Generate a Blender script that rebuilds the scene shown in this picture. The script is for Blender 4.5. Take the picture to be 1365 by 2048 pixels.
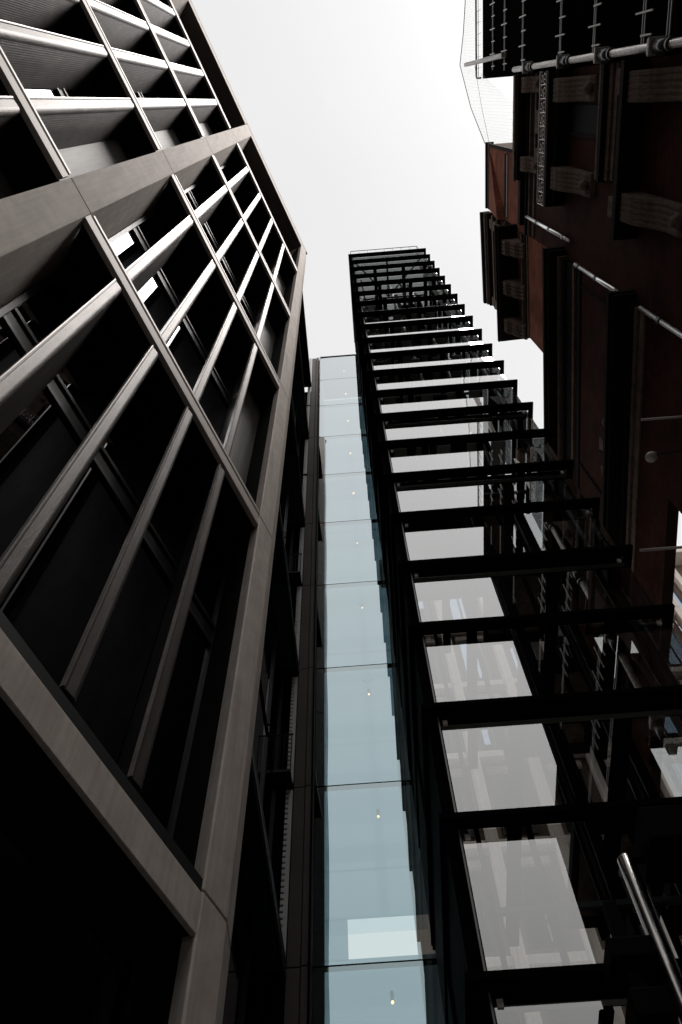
import bpy, math, random
from mathutils import Matrix, Vector
random.seed(7)
R = math.radians
S = bpy.context.scene
COL = S.collection
for o in list(bpy.data.objects): bpy.data.objects.remove(o)

# ------------------------------------------------------------------ camera
GZ = 1.6                                   # eye height; ground is z = 0
cam_d = bpy.data.cameras.new('camera'); cam = bpy.data.objects.new('camera', cam_d); COL.objects.link(cam)
# columns: right, up, back in world space (steep upward view, solved from the vanishing points)
RW = ((0.99704954, -0.07513973, -0.0156919), (0.07446382, 0.89715448, 0.43539519), (-0.01863742, -0.43527905, 0.90010266))
m = Matrix(((RW[0][0], -RW[0][1], -RW[0][2], 0), (RW[1][0], -RW[1][1], -RW[1][2], 0), (RW[2][0], -RW[2][1], -RW[2][2], GZ), (0, 0, 0, 1)))
cam.matrix_world = m
cam_d.sensor_fit = 'VERTICAL'; cam_d.sensor_height = 36.0; cam_d.lens = 36.0 * 1700 / 2048
cam_d.clip_start = 0.05; cam_d.clip_end = 3000
S.camera = cam

# ------------------------------------------------------------------ overcast daylight
SUN_EL, SUN_AZ = R(70), R(112)
W = bpy.data.worlds.new('World'); S.world = W; W.use_nodes = True
nt = W.node_tree; nt.nodes.clear()
out = nt.nodes.new('ShaderNodeOutputWorld'); bg = nt.nodes.new('ShaderNodeBackground')
sky = nt.nodes.new('ShaderNodeTexSky'); sky.sky_type = 'NISHITA'; sky.sun_disc = False
sky.sun_elevation = SUN_EL; sky.sun_rotation = SUN_AZ; sky.air_density = 2.0; sky.dust_density = 4.0
hs = nt.nodes.new('ShaderNodeHueSaturation'); hs.inputs['Saturation'].default_value = 0.12
mx = nt.nodes.new('ShaderNodeMix'); mx.data_type = 'RGBA'; mx.inputs[0].default_value = 0.85
tc = nt.nodes.new('ShaderNodeTexCoord'); nz = nt.nodes.new('ShaderNodeTexNoise'); nz.inputs['Scale'].default_value = 1.3; nz.inputs['Detail'].default_value = 3
cr = nt.nodes.new('ShaderNodeValToRGB')
cr.color_ramp.elements[0].position = 0.3; cr.color_ramp.elements[0].color = (10.9, 10.9, 11.05, 1)
cr.color_ramp.elements[1].position = 0.7; cr.color_ramp.elements[1].color = (12.5, 12.45, 12.3, 1)
nt.links.new(tc.outputs['Generated'], nz.inputs['Vector']); nt.links.new(nz.outputs['Fac'], cr.inputs[0])
nt.links.new(sky.outputs[0], hs.inputs['Color']); nt.links.new(hs.outputs[0], mx.inputs['A']); nt.links.new(cr.outputs[0], mx.inputs['B'])
nt.links.new(mx.outputs['Result'], bg.inputs[0]); bg.inputs[1].default_value = 0.08
nt.links.new(bg.outputs[0], out.inputs[0])
sd = bpy.data.lights.new('sun', 'SUN'); sd.energy = 3.6; sd.angle = R(25); sd.color = (1.0, 0.96, 0.92)
sun = bpy.data.objects.new('sun', sd); COL.objects.link(sun)
sdir = Vector((math.sin(SUN_AZ) * math.cos(SUN_EL), math.cos(SUN_AZ) * math.cos(SUN_EL), math.sin(SUN_EL)))
sun.rotation_euler = sdir.to_track_quat('Z', 'Y').to_euler(); sun.location = (0, 0, 80)
S.view_settings.view_transform = 'Standard'; S.view_settings.look = 'None'
S.view_settings.gamma = 1.0; S.view_settings.exposure = 0.0; S.view_settings.use_curve_mapping = False
S.cycles.max_bounces = 8; S.cycles.transparent_max_bounces = 24; S.cycles.glossy_bounces = 5; S.cycles.diffuse_bounces = 3

# ------------------------------------------------------------------ materials
def srf(name, col, rough=0.7, metal=0.0, var=0.15, scale=3.0, bump=0.0, bscale=60.0, spec=0.3, stretch=(1, 1, 1), streak=0.0):
    M = bpy.data.materials.new(name); M.use_nodes = True; t = M.node_tree; p = t.nodes['Principled BSDF']
    p.inputs['Roughness'].default_value = rough; p.inputs['Metallic'].default_value = metal
    p.inputs['Specular IOR Level'].default_value = spec
    c = t.nodes.new('ShaderNodeTexCoord'); mp = t.nodes.new('ShaderNodeMapping'); mp.inputs['Scale'].default_value = stretch
    n = t.nodes.new('ShaderNodeTexNoise'); n.inputs['Scale'].default_value = scale; n.inputs['Detail'].default_value = 8; n.inputs['Roughness'].default_value = 0.65
    r = t.nodes.new('ShaderNodeValToRGB')
    r.color_ramp.elements[0].position = 0.3; r.color_ramp.elements[0].color = tuple(x * (1 - var) for x in col) + (1,)
    r.color_ramp.elements[1].position = 0.7; r.color_ramp.elements[1].color = tuple(min(1, x * (1 + var)) for x in col) + (1,)
    t.links.new(c.outputs['Object'], mp.inputs[0]); t.links.new(mp.outputs[0], n.inputs['Vector']); t.links.new(n.outputs['Fac'], r.inputs[0])
    base = r.outputs[0]
    if streak > 0:                                   # rain streaks running down the surface
        mp2 = t.nodes.new('ShaderNodeMapping'); mp2.inputs['Scale'].default_value = (9, 9, 0.35)
        n3 = t.nodes.new('ShaderNodeTexNoise'); n3.inputs['Scale'].default_value = 1.6; n3.inputs['Detail'].default_value = 6
        r3 = t.nodes.new('ShaderNodeValToRGB'); r3.color_ramp.elements[0].position = 0.35; r3.color_ramp.elements[0].color = (1 - streak,) * 3 + (1,)
        r3.color_ramp.elements[1].position = 0.6; r3.color_ramp.elements[1].color = (1, 1, 1, 1)
        mm = t.nodes.new('ShaderNodeMix'); mm.data_type = 'RGBA'; mm.blend_type = 'MULTIPLY'; mm.inputs[0].default_value = 1
        t.links.new(c.outputs['Object'], mp2.inputs[0]); t.links.new(mp2.outputs[0], n3.inputs['Vector']); t.links.new(n3.outputs['Fac'], r3.inputs[0])
        t.links.new(base, mm.inputs['A']); t.links.new(r3.outputs[0], mm.inputs['B']); base = mm.outputs['Result']
    t.links.new(base, p.inputs['Base Color'])
    if bump > 0:
        n2 = t.nodes.new('ShaderNodeTexNoise'); n2.inputs['Scale'].default_value = bscale; n2.inputs['Detail'].default_value = 5
        b = t.nodes.new('ShaderNodeBump'); b.inputs['Strength'].default_value = bump; b.inputs['Distance'].default_value = 0.02
        t.links.new(mp.outputs[0], n2.inputs['Vector']); t.links.new(n2.outputs['Fac'], b.inputs['Height']); t.links.new(b.outputs[0], p.inputs['Normal'])
    return M

def glass(name, lo, hi, f0, f1, power, through, wave=0.0, wscale=0.5, opaque=None, rough=0.0):
    """coated glass: reflection grows with the angle of incidence, the rest goes through (or meets a dark backing)"""
    M = bpy.data.materials.new(name); M.use_nodes = True; t = M.node_tree; t.nodes.clear()
    o = t.nodes.new('ShaderNodeOutputMaterial'); mix = t.nodes.new('ShaderNodeMixShader')
    g = t.nodes.new('ShaderNodeBsdfGlossy'); g.inputs['Roughness'].default_value = rough
    if opaque is None:
        b = t.nodes.new('ShaderNodeBsdfTransparent'); b.inputs[0].default_value = through + (1,)
    else:
        b = t.nodes.new('ShaderNodeBsdfDiffuse'); b.inputs[0].default_value = opaque + (1,)
    lw = t.nodes.new('ShaderNodeLayerWeight'); lw.inputs['Blend'].default_value = 0.5
    pw = t.nodes.new('ShaderNodeMath'); pw.operation = 'POWER'; pw.inputs[1].default_value = power
    mr = t.nodes.new('ShaderNodeMapRange'); mr.inputs['To Min'].default_value = f0; mr.inputs['To Max'].default_value = f1
    cm = t.nodes.new('ShaderNodeMix'); cm.data_type = 'RGBA'; cm.inputs['A'].default_value = lo + (1,); cm.inputs['B'].default_value = hi + (1,)
    t.links.new(lw.outputs['Facing'], pw.inputs[0]); t.links.new(pw.outputs[0], mr.inputs['Value'])
    ge = t.nodes.new('ShaderNodeNewGeometry'); inv = t.nodes.new('ShaderNodeMath'); inv.operation = 'SUBTRACT'; inv.inputs[0].default_value = 1.0
    ml = t.nodes.new('ShaderNodeMath'); ml.operation = 'MULTIPLY'   # only the outer coating reflects
    t.links.new(ge.outputs['Backfacing'], inv.inputs[1]); t.links.new(inv.outputs[0], ml.inputs[0]); t.links.new(mr.outputs[0], ml.inputs[1])
    t.links.new(ml.outputs[0], mix.inputs[0]); t.links.new(lw.outputs['Facing'], cm.inputs[0]); t.links.new(cm.outputs['Result'], g.inputs[0])
    t.links.new(b.outputs[0], mix.inputs[1]); t.links.new(g.outputs[0], mix.inputs[2]); t.links.new(mix.outputs[0], o.inputs[0])
    if wave > 0:
        c = t.nodes.new('ShaderNodeTexCoord'); n = t.nodes.new('ShaderNodeTexNoise'); n.inputs['Scale'].default_value = wscale; n.inputs['Detail'].default_value = 0
        bp = t.nodes.new('ShaderNodeBump'); bp.inputs['Strength'].default_value = 1.0; bp.inputs['Distance'].default_value = wave
        t.links.new(c.outputs['Object'], n.inputs['Vector']); t.links.new(n.outputs['Fac'], bp.inputs['Height']); t.links.new(bp.outputs[0], g.inputs['Normal'])
    return M

def emit(name, col, st):
    M = bpy.data.materials.new(name); M.use_nodes = True; t = M.node_tree; t.nodes.clear()
    o = t.nodes.new('ShaderNodeOutputMaterial'); e = t.nodes.new('ShaderNodeEmission'); e.inputs[0].default_value = col + (1,); e.inputs[1].default_value = st
    t.links.new(e.outputs[0], o.inputs[0]); return M

def brickmat(name, c1, c2, mortar):
    M = bpy.data.materials.new(name); M.use_nodes = True; t = M.node_tree; p = t.nodes['Principled BSDF']; p.inputs['Roughness'].default_value = 0.9
    p.inputs['Specular IOR Level'].default_value = 0.04
    c = t.nodes.new('ShaderNodeTexCoord'); sp = t.nodes.new('ShaderNodeSeparateXYZ'); ad = t.nodes.new('ShaderNodeMath'); cb = t.nodes.new('ShaderNodeCombineXYZ')
    t.links.new(c.outputs['Object'], sp.inputs[0]); t.links.new(sp.outputs[0], ad.inputs[0]); t.links.new(sp.outputs[1], ad.inputs[1])
    t.links.new(ad.outputs[0], cb.inputs[0]); t.links.new(sp.outputs[2], cb.inputs[1])
    b = t.nodes.new('ShaderNodeTexBrick'); b.inputs['Scale'].default_value = 1.0; b.inputs['Brick Width'].default_value = 0.22; b.inputs['Row Height'].default_value = 0.075
    b.inputs['Mortar Size'].default_value = 0.008; b.inputs['Color1'].default_value = c1 + (1,); b.inputs['Color2'].default_value = c2 + (1,); b.inputs['Mortar'].default_value = mortar + (1,)
    n = t.nodes.new('ShaderNodeTexNoise'); n.inputs['Scale'].default_value = 0.8; n.inputs['Detail'].default_value = 8
    r = t.nodes.new('ShaderNodeValToRGB'); r.color_ramp.elements[0].position = 0.3; r.color_ramp.elements[0].color = (0.45, 0.42, 0.4, 1); r.color_ramp.elements[1].position = 0.7; r.color_ramp.elements[1].color = (1, 1, 1, 1)
    mm = t.nodes.new('ShaderNodeMix'); mm.data_type = 'RGBA'; mm.blend_type = 'MULTIPLY'; mm.inputs[0].default_value = 1
    t.links.new(cb.outputs[0], b.inputs['Vector']); t.links.new(c.outputs['Object'], n.inputs['Vector']); t.links.new(n.outputs['Fac'], r.inputs[0])
    t.links.new(b.outputs['Color'], mm.inputs['A']); t.links.new(r.outputs[0], mm.inputs['B']); t.links.new(mm.outputs['Result'], p.inputs['Base Color'])
    bp = t.nodes.new('ShaderNodeBump'); bp.inputs['Strength'].default_value = 0.5; bp.inputs['Distance'].default_value = 0.01
    t.links.new(b.outputs['Fac'], bp.inputs['Height']); bp.invert = True; t.links.new(bp.outputs[0], p.inputs['Normal'])
    return M

M_STONE = srf('warm_grey_stone', (0.66, 0.58, 0.525), 0.8, 0, 0.15, 2.5, 0.3, 90, 0.2, streak=0.16)
M_BAR = srf('bronze_edge', (0.55, 0.48, 0.44), 0.6, 0.1, 0.1, 6)
M_STRIP = srf('satin_metal_strip', (0.55, 0.52, 0.49), 0.55, 0.3, 0.08, 8)
M_FIN = srf('cast_bronze_fin', (0.115, 0.102, 0.097), 0.5, 0.8, 0.3, 5, 0.12, 40, 0.2, (1, 1, 0.35), 0.12)
M_EDGEM = srf('bright_metal', (0.40, 0.37, 0.35), 0.4, 0.7, 0.3, 3)  # even bright metal for the railing and the fins' highlight strips
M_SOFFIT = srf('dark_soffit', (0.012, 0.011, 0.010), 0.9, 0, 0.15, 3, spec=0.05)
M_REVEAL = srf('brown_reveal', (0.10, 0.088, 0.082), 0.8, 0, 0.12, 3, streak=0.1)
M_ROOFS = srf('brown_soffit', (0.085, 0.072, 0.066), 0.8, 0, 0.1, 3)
M_PANEL = srf('brushed_panel', (0.20, 0.19, 0.18), 0.6, 0.1, 0.2, 3, 0.0, 20, 0.2, (1, 1, 0.15), 0.25)
M_FRAME = srf('window_frame_metal', (0.035, 0.034, 0.034), 0.5, 0.3, 0.08, 5)
M_DFRAME = srf('dark_frame_metal', (0.016, 0.016, 0.017), 0.55, 0.1, 0.1, 5)
M_WIN = glass('office_window_glass', (0.55, 0.56, 0.6), (0.85, 0.86, 0.9), 0.02, 0.95, 2.0, (0, 0, 0), 0.0, 0.6, opaque=(0.004, 0.004, 0.005))
M_BLACK = srf('black_painted_steel', (0.005, 0.005, 0.005), 0.8, 0, 0.2, 5, spec=0.0)
M_BLACKG = srf('gloss_black_steel', (0.02, 0.021, 0.021), 0.28, 0.2, 0.1, 5, spec=0.4)
M_CLAD = srf('dark_cladding', (0.006, 0.006, 0.006), 0.7, 0, 0.2, 2, spec=0.03)
M_EDGE = srf('grey_steel_edge', (0.24, 0.235, 0.225), 0.45, 0.4, 0.1, 5)
M_TGLASS = glass('tower_glass', (0.93, 0.925, 0.92), (0.98, 0.97, 0.96), 0.09, 0.97, 1.0, (0.90, 0.92, 0.92), 0.0, 0.5)
M_LGLASS = glass('blue_link_glass', (0.44, 0.61, 0.65), (1.0, 1.0, 1.0), 0.33, 1.0, 1.0, (0.92, 0.96, 0.95), 0.0, 0.3)
def tinted(name, c):
    M = bpy.data.materials.new(name); M.use_nodes = True; t = M.node_tree; t.nodes.clear()
    o = t.nodes.new('ShaderNodeOutputMaterial'); b = t.nodes.new('ShaderNodeBsdfTransparent'); b.inputs[0].default_value = c + (1,)
    t.links.new(b.outputs[0], o.inputs[0]); return M
M_TINT = tinted('tinted_back_glass', (0.40, 0.50, 0.545))
M_GFLOOR = tinted('clear_glass_floor', (0.92, 0.94, 0.95))
M_GFIN = tinted('glass_fin', (0.86, 0.91, 0.93))
M_POST = srf('brown_post', (0.12, 0.10, 0.095), 0.6, 0.1, 0.2, 0.7, spec=0.15)
M_LIGHTMET = srf('pale_metal', (0.42, 0.39, 0.37), 0.5, 0.2, 0.1, 4)
M_WARM = emit('lamp_glow', (1.0, 0.58, 0.26), 3)
M_WHITEE = emit('soffit_lamp', (1.0, 0.9, 0.78), 3)
M_LINKIN = srf('pale_blue_interior', (0.60, 0.66, 0.67), 0.7, 0, 0.05, 1)
M_LINKBEAM = srf('grey_blue_beam', (0.05, 0.07, 0.085), 0.6, 0, 0.05, 1)
M_BRICK = brickmat('dark_red_brick', (0.068, 0.020, 0.010), (0.036, 0.0105, 0.006), (0.024, 0.015, 0.010))  # darker copy of the brick: shade on the wall is put into the colour
M_BRICKO = brickmat('lit_orange_brick', (0.30, 0.09, 0.052), (0.19, 0.055, 0.033), (0.15, 0.09, 0.065))  # orange brick, brightened: stronger light on the upper walls is put into the colour
M_BSTONE = srf('sooty_sandstone', (0.12, 0.088, 0.07), 0.85, 0, 0.5, 2, 0.5, 30, 0.05, streak=0.35)
M_BDARK = srf('sooty_moulding', (0.016, 0.012, 0.011), 0.85, 0, 0.3, 3, 0.4, 30, 0.03, streak=0.3)
M_SCREEN = srf('black_screen', (0.003, 0.003, 0.003), 0.9, 0, 0.2, 4, spec=0.0)
M_PIPEW = srf('grey_painted_pipe', (0.48, 0.45, 0.42), 0.5, 0.2, 0.45, 9, 0.5, 30, 0.3, streak=0.5)
M_PIPEG = srf('bright_zinc_pipe', (0.88, 0.87, 0.86), 0.3, 1.0, 0.06, 4)
M_PIPEB = srf('white_painted_pipe', (0.80, 0.78, 0.76), 0.4, 0, 0.06, 4)
M_FARST = srf('pale_portland_stone', (0.80, 0.72, 0.65), 0.85, 0, 0.14, 1.2, 0.3, 20, 0.2, streak=0.15)
M_FARBR = srf('weathered_buff_brick', (0.20, 0.15, 0.125), 0.85, 0, 0.2, 6, 0.4, 40, 0.2)
M_FARW = glass('sky_window_glass', (0.35, 0.5, 0.7), (0.75, 0.85, 0.95), 0.45, 0.9, 1.0, (0, 0, 0), 0.0, 0.8, opaque=(0.01, 0.012, 0.016))
M_ASPH = srf('asphalt', (0.05, 0.05, 0.05), 0.9, 0, 0.2, 8, 0.4, 80)
M_PAVE = srf('paving_stone', (0.16, 0.155, 0.15), 0.85, 0, 0.12, 3, 0.2, 60)
M_STEEL = srf('polished_steel', (0.55, 0.52, 0.50), 0.22, 1.0, 0.05, 4)
M_NET = srf('net_cord', (0.30, 0.30, 0.30), 0.8, 0, 0.1, 4)
M_REAR = srf('rear_block_grey', (0.22, 0.20, 0.18), 0.85, 0, 0.15, 0.8)
M_PAINT = srf('road_paint', (0.75, 0.74, 0.7), 0.7, 0, 0.1, 6)

# ------------------------------------------------------------------ mesh helpers
class MB:
    def __init__(s): s.v = []; s.f = []
    def box(s, x0, x1, y0, y1, z0, z1):
        n = len(s.v)
        s.v += [(x0, y0, z0), (x1, y0, z0), (x1, y1, z0), (x0, y1, z0), (x0, y0, z1), (x1, y0, z1), (x1, y1, z1), (x0, y1, z1)]
        s.f += [tuple(n + i for i in q) for q in ((3, 2, 1, 0), (4, 5, 6, 7), (0, 1, 5, 4), (1, 2, 6, 5), (2, 3, 7, 6), (3, 0, 4, 7))]; return s
    def prism(s, poly, z0, z1):
        n = len(s.v); k = len(poly)
        s.v += [(p[0], p[1], z0) for p in poly] + [(p[0], p[1], z1) for p in poly]
        s.f += [tuple(n + i for i in reversed(range(k))), tuple(n + k + i for i in range(k))]
        s.f += [(n + i, n + (i + 1) % k, n + k + (i + 1) % k, n + k + i) for i in range(k)]; return s
    def profile(s, prof, a, y0, y1):
        """extrude an (x,z) profile along y"""
        n = len(s.v); k = len(prof)
        s.v += [(p[0], y0, p[1]) for p in prof] + [(p[0], y1, p[1]) for p in prof]
        s.f += [tuple(n + i for i in range(k)), tuple(n + k + i for i in reversed(range(k)))]
        s.f += [(n + i, n + k + i, n + k + (i + 1) % k, n + (i + 1) % k) for i in range(k)]; return s
    def tube(s, p0, p1, r, k=10, r1=None):
        p0 = Vector(p0); p1 = Vector(p1); d = (p1 - p0).normalized(); a = d.orthogonal().normalized(); b = d.cross(a); n = len(s.v)
        r1 = r if r1 is None else r1
        for p, rr in ((p0, r), (p1, r1)):
            for i in range(k):
                t = 2 * math.pi * i / k; s.v.append(tuple(p + a * math.cos(t) * rr + b * math.sin(t) * rr))
        s.f += [(n + i, n + (i + 1) % k, n + k + (i + 1) % k, n + k + i) for i in range(k)]
        s.f += [tuple(n + i for i in reversed(range(k))), tuple(n + k + i for i in range(k))]; return s
    def path(s, pts, r, k=6):
        for a, b in zip(pts[:-1], pts[1:]): s.tube(a, b, r, k)
        return s
    def ball(s, c, r, k=10, j=6, sz=1.0):
        n = len(s.v)
        for a in range(j + 1):
            th = math.pi * a / j
            for i in range(k):
                t = 2 * math.pi * i / k; s.v.append((c[0] + r * math.sin(th) * math.cos(t), c[1] + r * math.sin(th) * math.sin(t), c[2] + r * sz * math.cos(th)))
        for a in range(j):
            for i in range(k):
                s.f.append((n + a * k + i, n + (a + 1) * k + i, n + (a + 1) * k + (i + 1) % k, n + a * k + (i + 1) % k))
        return s
    def rot(s, cx, cy, ang):
        c, q = math.cos(ang), math.sin(ang)
        s.v = [(cx + (x - cx) * c - (y - cy) * q, cy + (x - cx) * q + (y - cy) * c, z) for x, y, z in s.v]; return s
    def shift(s, d): s.v = [(x + d[0], y + d[1], z + d[2]) for x, y, z in s.v]; return s

def mesh(name, mb, mat, smooth=False):
    me = bpy.data.meshes.new(name); me.from_pydata(mb.v, [], mb.f); me.update(); me.materials.append(mat)
    if smooth:
        for p in me.polygons: p.use_smooth = True
    return me
def inst(name, me, parent=None, loc=(0, 0, 0), rot=(0, 0, 0), sc=None):
    o = bpy.data.objects.new(name, me); COL.objects.link(o); o.parent = parent; o.location = loc; o.rotation_euler = rot
    if sc: o.scale = sc
    return o
def part(name, mb, mat, parent, bevel=0.0, smooth=False, label=None, kind=None, own=True):
    """own: put the origin at the part's own low corner so texture and pivot belong to the part"""
    if own and mb.v:
        lo = tuple(min(v[i] for v in mb.v) for i in range(3)); mb.shift((-lo[0], -lo[1], -lo[2]))
    else: lo = (0, 0, 0)
    o = inst(name, mesh(name, mb, mat, smooth), parent, lo)
    if bevel > 0:
        b = o.modifiers.new('bevel', 'BEVEL'); b.width = bevel; b.segments = 2; b.limit_method = 'ANGLE'; b.angle_limit = R(50)
    if label: o['label'] = label
    if kind: o['kind'] = kind
    return o
def thing(name, label, cat, loc=(0, 0, 0), rz=0.0, group=None):
    o = bpy.data.objects.new(name, None); COL.objects.link(o); o.location = loc; o.rotation_euler = (0, 0, rz); o['label'] = label; o['category'] = cat
    if group: o['group'] = group
    return o
def tag(o, label, cat, group=None):
    o['label'] = label; o['category'] = cat
    if group: o['group'] = group
    return o

# ------------------------------------------------------------------ ground
g = part('ground', MB().box(-600, 600, -600, 600, -0.5, 0.0), M_PAVE, None, own=False); g['kind'] = 'structure'
g = part('road', MB().box(2.2, 6.2, -600, 6.9, 0.004, 0.008), M_ASPH, None, own=False); g['kind'] = 'structure'
g = MB()
for a in range(-60, 1): g.box(4.14, 4.26, a * 4.0 - 1, a * 4.0 + 1, 0.012, 0.016)
g = part('road_marking', g, M_PAINT, None, own=False); g['kind'] = 'structure'
for x0, x1 in ((2.05, 2.2), (6.2, 6.35)):
    g = part('kerb', MB().box(x0, x1, -600, 6.9, 0.0, 0.12), M_BSTONE, None, own=False); g['kind'] = 'structure'

# ================================================================== LEFT OFFICE BUILDING
D = 3.8; HD = R(20.3)
t_ = Vector((math.sin(HD), math.cos(HD), 0)); n_ = Vector((-math.cos(HD), math.sin(HD), 0))
LB = thing('office_building', 'brown stone office building on the left with deep grid bays and slanted bronze fins', 'building', tuple(n_ * D), math.pi / 2 - HD)
def Z(k): return k * D + GZ
ZS = [1.47, 3.54, 5.60, 7.67, 9.90]; ZR = 11.75
PER = 1.62 * D
bays = [(-0.02 * D, 1.45 * D), (-0.02 * D - PER, 1.45 * D - PER), (-0.02 * D - 2 * PER, 1.45 * D - 2 * PER)]
DEP = 0.78
# stone pilasters, one block per storey with open joints
cuts = [0.0] + [Z(z) for z in ZS] + [Z(12.03)]
def blocks(poly, joint=0.022, lab=None):
    for a, b in zip(cuts[:-1], cuts[1:]):
        part('stone_block', MB().prism(poly, a + joint / 2, b - joint / 2), M_STONE, LB, bevel=0.012)
    core = [((p[0] + sum(q[0] for q in poly) / len(poly) * 0.12) / 1.12, (p[1] + 0.08)) for p in poly]
    part('pilaster_core', MB().prism(core, 0.0, cuts[-1] - 0.1), M_SOFFIT, LB)
for k in (0, 1, 2):
    ul, ur = -0.165 * D - k * PER, -0.02 * D - k * PER
    blocks([(ul, 0), (ur, 0), (ur + 0.50, DEP), (ul + 0.42, DEP)])
ul, uf = 1.445 * D, 1.568 * D
cs, sn = math.cos(HD), math.sin(HD)
blocks([(ul, 0.012), (ul + 0.03, 0.0), (uf, 0), (uf + 0.40 * cs, 0.40 * sn + 0.02), (uf + 0.55, DEP + 0.5), (ul + 0.42, DEP + 0.1), (ul + 0.40, DEP)])
U0, U1 = bays[2][0], bays[0][1]
# fins : front face, rolled edge, ribbed flank running back to the glass
def fin_profile():
    p = [(0, 0.05), (0, 0.0), (0.016, 0.0), (0.016, 0.022), (0.03, 0.022), (0.03, 0.010), (0.135, 0.0)]
    for i in range(1, 8):                      # soft rolled corner
        a = i * R(72) / 7; p.append((0.135 + 0.10 * math.sin(a), 0.12 * (1 - math.cos(a)) * 1.1))
    x0, y0 = p[-1]; n = 19; sy = (0.735 - y0) / n; sx = (0.615 - x0) / n
    for i in range(n):                         # finely ribbed flank
        y = y0 + 0.01 + i * sy; x = x0 + i * sx
        p += [(x, y), (x + 0.008, y + sy * 0.3), (x + 0.013, y + sy * 0.7)]
    p += [(0.615, 0.75), (0.555, 0.75), (0.16, 0.10), (0.10, 0.06)]
    return p
FP = fin_profile()
def make_row(i, bay, ub):
    z0, z1 = Z(ZS[i]), Z(ZS[i + 1])
    key = (i,)
    if key not in FINM:
        h = z1 - z0
        FINM[key] = mesh('fin', MB().prism(FP, 0.22, h - 0.46), M_FIN)
        FINM[('cap', i)] = mesh('fin_cap', MB().prism([(p[0] * 0.93 + 0.006, p[1] * 0.95 + 0.015) for p in FP], h - 0.46, h - 0.42), M_DFRAME)
    if ('edge', i) not in FINM: FINM[('edge', i)] = mesh('fin_highlight', MB().box(-0.011, -0.001, 0.0, 0.05, 0.22, z1 - z0 - 0.46), M_EDGEM)  # bright strip added to stand in for the highlight on the fin's return
    for u in ub:
        inst('fin_highlight', FINM[('edge', i)], LB, (u, 0.03, z0))
        inst('fin', FINM[key], LB, (u, 0.03, z0)); 
        inst('fin_cap', FINM[('cap', i)], LB, (u, 0.03, z0))
FINM = {}
UB = {0: [0.232 * D, 0.522 * D, 0.812 * D, 1.10 * D], 1: [-0.475 * D, -0.768 * D, -1.06 * D, -1.355 * D], 2: [-2.1 * D, -2.39 * D, -2.68 * D, -2.97 * D]}
for i in range(4):
    for b in (0, 1, 2): make_row(i, bays[b], UB[b])
for bi, (b0, b1) in enumerate(bays):
    w0, w1 = b0 + 0.50, b1 + 0.42
    for i in range(5):
        z = Z(ZS[i])
        if i > 0:
            part('floor_edge', MB().box(b0 + 0.01, b1 - 0.01, 0.012, 0.10, z - 0.33, z - 0.02), M_BAR, LB, bevel=0.006)
            part('edge_strip', MB().box(b0 + 0.05, b1 - 0.03, 0.012, 0.08, z + 0.08, z + 0.17), M_STRIP, LB, bevel=0.005)
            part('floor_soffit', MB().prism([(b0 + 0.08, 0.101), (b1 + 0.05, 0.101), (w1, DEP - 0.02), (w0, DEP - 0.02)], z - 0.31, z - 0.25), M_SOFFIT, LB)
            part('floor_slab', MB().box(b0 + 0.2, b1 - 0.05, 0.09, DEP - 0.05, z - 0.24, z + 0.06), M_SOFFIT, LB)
        # window of this storey
        zt = Z(ZS[i + 1]) - 0.31 if i < 4 else Z(ZR)
        if i < 4:
            pa = 0.0 if bi == 0 else 0.0
            y = DEP - 0.02
            fr = MB(); fr.box(w0, w1, y - 0.03, y + 0.07, zt - 0.13, zt - 0.0); fr.box(w0, w1, y - 0.03, y + 0.07, z + 0.42, z + 0.56)
            fr.box(w0, w0 + 0.09, y - 0.028, y + 0.07, z + 0.56, zt - 0.13); fr.box(w1 - 0.09, w1, y - 0.028, y + 0.07, z + 0.56, zt - 0.13)
            wn = part('window', fr, M_FRAME, LB, bevel=0.008, own=False)
            zt1 = z + 1.38 * D
            part('transom', MB().box(w0 + 0.09, w1 - 0.09, y - 0.02, y + 0.06, zt1, zt1 + 0.10), M_FRAME, wn, bevel=0.008)
            part('transom', MB().box(w0 + 0.09, w1 - 0.09, y - 0.02, y + 0.06, zt1 - 0.42, zt1 - 0.32), M_FRAME, wn, bevel=0.008)
            part('spandrel_panel', MB().box(w0 + 0.09, w1 - 0.09, y + 0.01, y + 0.05, zt1 - 0.32, zt1), M_DFRAME, wn)
            um = (w0 + w1) / 2 + (0.9 if bi else -1.1)
            part('pane', MB().box(w0 + 0.09, w1 - 0.09, y + 0.03, y + 0.045, zt1 + 0.10, zt - 0.13), M_WIN, wn)
            part('pane', MB().box(w0 + 0.09, w1 - 0.09, y + 0.03, y + 0.045, z + 0.56, zt1 - 0.42), M_WIN, wn)
            if bi > 0 or i >= 1:   # solid brushed panel next to the right-hand reveal
                pw = 1.05 if bi == 0 else 1.15
                part('side_panel', MB().box(w1 - pw, w1 - 0.02, y - 0.045, y - 0.005, z + 0.60, zt - 0.16), M_PANEL, LB)
                part('side_panel', MB().box(w1 - pw - 0.06, w1 - pw - 0.02, y - 0.07, y - 0.005, z + 0.60, zt - 0.16), M_FRAME, LB)
        else:
            part('attic_wall', MB().box(w0, w1, DEP + 0.42, DEP + 0.5, z, zt), M_REVEAL, LB)
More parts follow.
